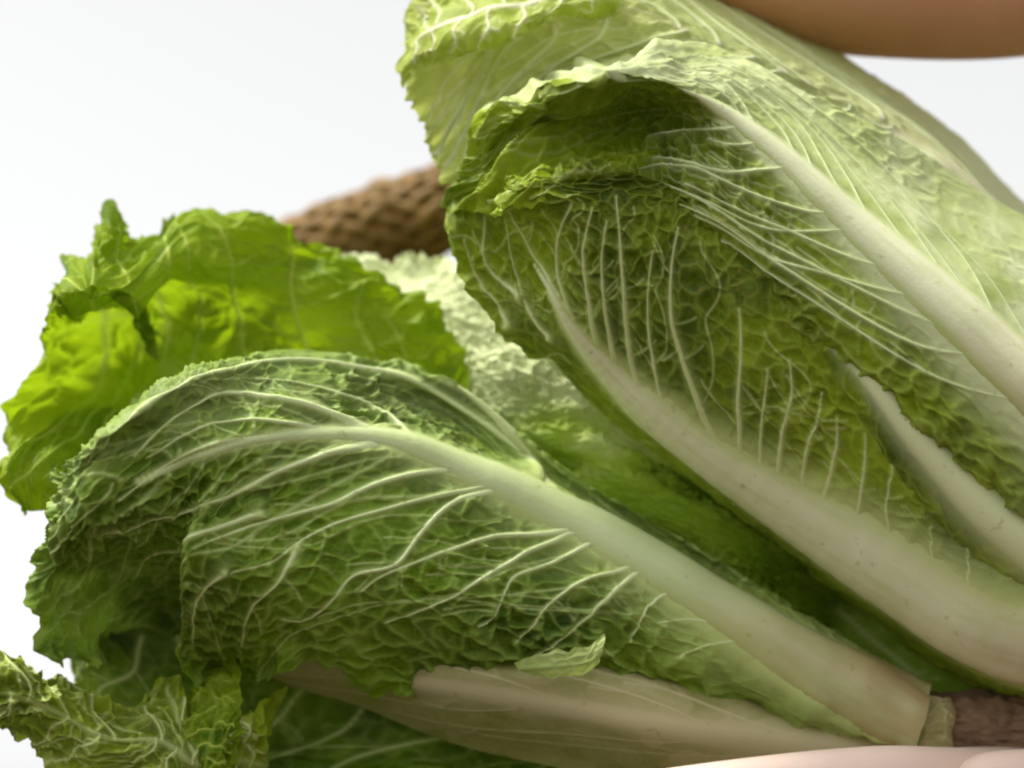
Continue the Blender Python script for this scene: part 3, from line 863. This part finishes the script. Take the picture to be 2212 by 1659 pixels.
leaf(cabA, OA, a3, 'pale yellow green rear leaf with a frilled rim', M_rear, M_rib, M_vein, nu=420, nv=260, vm=.45,
     midrib=[(2300, 610, 55), (2060, 400, 40), (1935, 322, 34), (1785, 258, 28), (1665, 203, 20), (1560, 165, 11), (1460, 130, 5)], auto=(13, .3, .95, .7), fine=(14, .3, .95, .4), k=151, blister=.6, cell=6.5, ruffle=(4.0, 60), edges='tl', frill=5.0, pale_base=1.15, smooth_base=.8, crumple=(3, .6, 18), wave=2.5, retic=.4)

a5 = cps(HA, [
    [(1330, -60, 'd', 520), (1340, -30, 'd', 420), (1345, -5, 'd', 370), (1340, 15, 'd', 390)],
    [(1230, -80, 'd', 500), (1230, -30, 'd', 380), (1225, 10, 'd', 330), (1215, 40, 'd', 360)],
    [(1120, -80, 'd', 500), (1115, -10, 'd', 370), (1110, 50, 'd', 320), (1105, 80, 'd', 350)],
    [(1010, -60, 'd', 510), (1000, 20, 'd', 380), (995, 80, 'd', 330), (1000, 112, 'd', 360)],
    [(910, -10, 'd', 520), (905, 60, 'd', 420), (905, 110, 'd', 370), (915, 150, 'd', 390)],
    [(865, 60, 'd', 520), (858, 100, 'd', 470), (858, 140, 'd', 440), (870, 170, 'd', 440)],
])
leaf(cabA, OA, a5, 'bright frilled rim folded over at the top', M_rear, M_vein, M_vein, nu=240, nv=120, vm=.4, rib_w=(1, .5),
     auto=(7, .05, .9, .4), blister=.6, cell=6, k=171, pale_base=0, ruffle=(3.0, 60), edges='tr', frill=4, wave=2, retic=.3, rib_part=False, vein_parts=False)

a4 = cps(HA, [
    [(2750, 1500, 'd', 700), (2800, 1200, 'd', 900), (2850, 900, 'd', 900), (2850, 750, 'd', 700)],
    [(2200, 1380, 'd', 700), (2250, 1000, 'd', 920), (2280, 700, 'd', 920), (2270, 560, 'd', 700)],
    [(1700, 1100, 'd', 700), (1750, 750, 'd', 900), (1780, 400, 'd', 880), (1760, 200, 'd', 700)],
    [(1350, 830, 'd', 680), (1350, 550, 'd', 800), (1360, 250, 'd', 800), (1370, 50, 'd', 660)],
    [(1100, 560, 'd', 620), (1080, 400, 'd', 680), (1080, 200, 'd', 680), (1120, 60, 'd', 620)],
])
leaf(cabA, OA, a4, 'rear wrapper leaf closing the head', M_rear, M_rib, M_vein, nu=200, nv=160, vm=.5, rib_w=(10, 2),
     auto=(8, .15, .9, .6), k=163, flip=True, frill=3, wave=2, vein_parts=False)


# ------------------------------------------------------------------ cut stem ends
def stem(parent, origin, p0, p1, r0, r1, k):
    m, t, N, L = node_mat('stem_brown')
    co = N.new('ShaderNodeTexCoord')
    n1 = N.new('ShaderNodeTexNoise'); n1.inputs['Scale'].default_value = 120; n1.inputs['Detail'].default_value = 6
    L.new(co.outputs['Object'], n1.inputs['Vector'])
    p = N.new('ShaderNodeBsdfPrincipled')
    L.new(mixc(t, n1.outputs['Fac'], (0.02, 0.007, 0.003), (0.42, 0.26, 0.15)), p.inputs['Base Color'])
    p.inputs['Roughness'].default_value = .8
    o = N.new('ShaderNodeOutputMaterial'); L.new(p.outputs[0], o.inputs['Surface'])
    a, b = W(p0), W(p1)
    ax = b - a
    ln = np.linalg.norm(ax); ax /= ln
    s1 = np.cross(ax, [0, 1, 0]); s1 /= np.linalg.norm(s1)
    s2 = np.cross(ax, s1)
    prof = [(0, r0), (.3, r0 * 1.03), (.7, r1 * 1.02), (.93, r1), (1., r1 * .86), (1.0, r1 * .5), (.94, r1 * .25), (.92, 0.01)]
    nu_, nth = 90, 140
    pr = catmull(np.array(prof)[:, None, :], nu_)[:, 0]
    th = np.linspace(0, 2 * math.pi, nth)
    TT, SS = np.meshgrid(th, pr[:, 0], indexing='xy')
    RR = pr[:, 1][:, None] * PX * (1 + .16 * fbm(np.cos(TT) * 3 + 9, np.sin(TT) * 3 + SS * 6, k, 4) + .14 * fbm(np.cos(TT) * 14 + 9, np.sin(TT) * 14 + SS * 30, k + 3, 2))
    X = a + ax * (SS * ln)[..., None] + (np.cos(TT) * RR)[..., None] * s1 + (np.sin(TT) * RR)[..., None] * s2
    return mesh_obj('stem_butt', X.reshape(-1, 3), grid_faces(nu_, nth), m, parent, None, origin)


stem(cabB, OB, (1985, 1578, 440), (2330, 1578, 430), 84, 86, 5)
stem(cabA, OA, (2430, 1290, 480), (2700, 1470, 480), 200, 160, 8)


# ================================================================== brown wicker handle behind
def wicker():
    ctrl = np.array([(360, 900, 1500), (520, 650, 1480), (700, 540, 1450), (900, 470, 1430), (1150, 410, 1420), (1500, 400, 1420),
                     (1850, 480, 1430), (2150, 680, 1450), (2320, 900, 1480), (2420, 1250, 1520)], float)
    m, t, N, L = node_mat('wicker_brown')
    co = N.new('ShaderNodeTexCoord')
    n1 = N.new('ShaderNodeTexNoise'); n1.inputs['Scale'].default_value = 110; n1.inputs['Detail'].default_value = 6
    L.new(co.outputs['Object'], n1.inputs['Vector'])
    p = N.new('ShaderNodeBsdfPrincipled')
    L.new(mixc(t, n1.outputs['Fac'], (0.045, 0.024, 0.002), (0.36, 0.20, 0.03)), p.inputs['Base Color'])
    p.inputs['Roughness'].default_value = .7
    o = N.new('ShaderNodeOutputMaterial'); L.new(p.outputs[0], o.inputs['Surface'])
    n = 160
    C = W(catmull(ctrl[:, None, :], n)[:, 0])
    org = C[n // 2].copy()
    root = thing('wicker_handle', 'brown twisted wicker basket handle seen behind between the two cabbages', 'basket handle', org)
    tg = np.gradient(C, axis=0); tg /= np.linalg.norm(tg, axis=1, keepdims=True)
    s1 = np.cross(tg, [0, 1, 0]); s1 /= np.linalg.norm(s1, axis=1, keepdims=True)
    s2 = np.cross(tg, s1)
    arc = np.concatenate([[0], np.cumsum(np.linalg.norm(np.diff(C, axis=0), axis=1))])
    R = 0.0140 
    for j in range(26):
        ph = j * 2 * math.pi / 26 + arc * (42 if j % 2 else -30)
        rr = R * (1 + .05 * np.cos(13 * ph + (math.pi if j % 2 else 0)) + .05 * fbm(arc * 50, arc * 0 + j * 3, j + 9, 2))
        K = C + (np.cos(ph) * rr)[:, None] * s1 + (np.sin(ph) * rr)[:, None] * s2
        tk = np.gradient(K, axis=0); tk /= np.linalg.norm(tk, axis=1, keepdims=True)
        q1 = np.cross(tk, [0, 1, 0]); q1 /= np.linalg.norm(q1, axis=1, keepdims=True)
        q2 = np.cross(tk, q1)
        th = np.linspace(0, 2 * math.pi, 11)
        rad = .0027 * (1 + .35 * fbm(arc * 60, arc * 0 + j, j, 2))
        X = K[:, None] + (rad[:, None, None] * np.cos(th)[None, :, None]) * q1[:, None] + (rad[:, None, None] * np.sin(th)[None, :, None]) * q2[:, None]
        mesh_obj('wicker_strand', X.reshape(-1, 3), grid_faces(n, 11), m, root, None, org)
    th = np.linspace(0, 2 * math.pi, 17)
    X = C[:, None] + (.0125 * np.cos(th)[None, :, None]) * s1[:, None] + (.0125 * np.sin(th)[None, :, None]) * s2[:, None]
    mesh_obj('core', X.reshape(-1, 3), grid_faces(n, 17), m, root, None, org)


wicker()


# ================================================================== hands
def skin_mat(name, c1, c2):
    m, t, N, L = node_mat(name)
    co = N.new('ShaderNodeTexCoord')
    n1 = N.new('ShaderNodeTexNoise'); n1.inputs['Scale'].default_value = 25; n1.inputs['Detail'].default_value = 5
    L.new(co.outputs['Object'], n1.inputs['Vector'])
    vo = N.new('ShaderNodeTexVoronoi'); vo.inputs['Scale'].default_value = 900
    L.new(co.outputs['Object'], vo.inputs['Vector'])
    p = N.new('ShaderNodeBsdfPrincipled')
    L.new(mixc(t, n1.outputs['Fac'], c1, c2), p.inputs['Base Color'])
    p.inputs['Roughness'].default_value = .5
    p.inputs['Subsurface Weight'].default_value = .25
    p.inputs['Subsurface Radius'].default_value = (.008, .003, .0015)
    p.inputs['Subsurface Scale'].default_value = .5
    bp = N.new('ShaderNodeBump'); bp.inputs['Strength'].default_value = .15; bp.inputs['Distance'].default_value = .0004
    L.new(vo.outputs['Distance'], bp.inputs['Height']); L.new(bp.outputs['Normal'], p.inputs['Normal'])
    o = N.new('ShaderNodeOutputMaterial'); L.new(p.outputs[0], o.inputs['Surface'])
    return m


def skinned(name, label, cat, chains, mat, group=None):
    """chains: lists of (x, y, d, r) in drawing units; the first point of later chains may be an index (i, j) into chain i."""
    V, E, R, idx = [], [], [], []
    for ch in chains:
        ids = []
        for c in ch:
            if isinstance(c, tuple) and len(c) == 2:
                ids.append(idx[c[0]][c[1]])
            else:
                V.append(W(c[:3])); R.append(c[3] * PX)
                ids.append(len(V) - 1)
        idx.append(ids)
        E += list(zip(ids[:-1], ids[1:]))
    V = np.array(V)
    org = V[0].copy()
    me = bpy.data.meshes.new(name)
    me.from_pydata([tuple(v - org) for v in V], E, [])
    me.materials.append(mat)
    o = bpy.data.objects.new(name, me)
    COL.objects.link(o)
    o.location = org
    md = o.modifiers.new('skin', 'SKIN')
    md.use_smooth_shade = True
    if not me.skin_vertices:
        bpy.context.view_layer.objects.active = o
    for i, r in enumerate(R):
        me.skin_vertices[0].data[i].radius = (r, r)
    me.skin_vertices[0].data[0].use_root = True
    ss = o.modifiers.new('smooth', 'SUBSURF'); ss.levels = 2; ss.render_levels = 3
    o['label'] = label; o['category'] = cat
    if group:
        o['group'] = group
    return o


M_tan = skin_mat('skin_tan', (0.50, 0.23, 0.11), (0.68, 0.38, 0.22))
M_palm_lit = skin_mat('skin_palm_lit', (0.86, 0.64, 0.53), (0.90, 0.72, 0.62))  # palm skin is paler, and strong light is also put into the colour

# arm from the right, hand laid over the top of the upper cabbage, fingers curling down behind it
arm = [(3100, -260, 760, 250), (2700, -170, 740, 225), (2350, -60, 720, 195), (2100, -15, 700, 190), (1880, 5, 690, 190), (1680, -50, 690, 185), (1440, -150, 690, 150)]
fing = [[(0, 6), (1300, -200, 560, 58), (1150, -160, 580, 52), (1060, -110, 620, 42)],
        [(0, 6), (1290, -235, 680, 60), (1110, -220, 690, 54), (1000, -170, 700, 44)],
        [(0, 6), (1320, -220, 810, 58), (1150, -200, 820, 52), (1050, -150, 820, 42)],
        [(0, 6), (1340, -160, 920, 50), (1280, -130, 930, 45), (1200, -90, 930, 38)],
        [(0, 4), (1760, -60, 880, 84), (1600, -60, 960, 70), (1470, -40, 1000, 56)]]
skinned('hand', 'tanned hand and forearm laid across the top of the upper cabbage', 'hand', [arm] + fing, M_tan)

# open palm, its paleness partly painted light, carrying the stem ends from below
palm = [(3300, 1900, 520, 200), (2900, 1850, 500, 190), (2600, 1805, 460, 180), (2350, 1760, 420, 165), (2150, 1730, 400, 140)]
fing2 = [[(0, 4), (1930, 1680, 110, 80), (1740, 1690, 60, 74), (1560, 1704, 40, 66), (1380, 1716, 40, 52)],
         [(0, 4), (1900, 1745, 330, 72), (1640, 1760, 310, 66), (1430, 1775, 310, 58), (1270, 1785, 310, 46)],
         [(0, 4), (1920, 1745, 480, 70), (1680, 1765, 490, 64), (1480, 1780, 500, 56), (1330, 1785, 500, 44)],
         [(0, 4), (1980, 1735, 610, 60), (1790, 1745, 650, 54), (1650, 1755, 660, 48), (1540, 1760, 660, 38)],
         [(0, 3), (2300, 1700, 210, 96), (2180, 1690, 140, 80), (2060, 1690, 120, 66)]]
skinned('hand', 'open hand, its pale palm brightened by painted light, under the stem end of the lower cabbage', 'hand', [palm] + fing2, M_palm_lit)
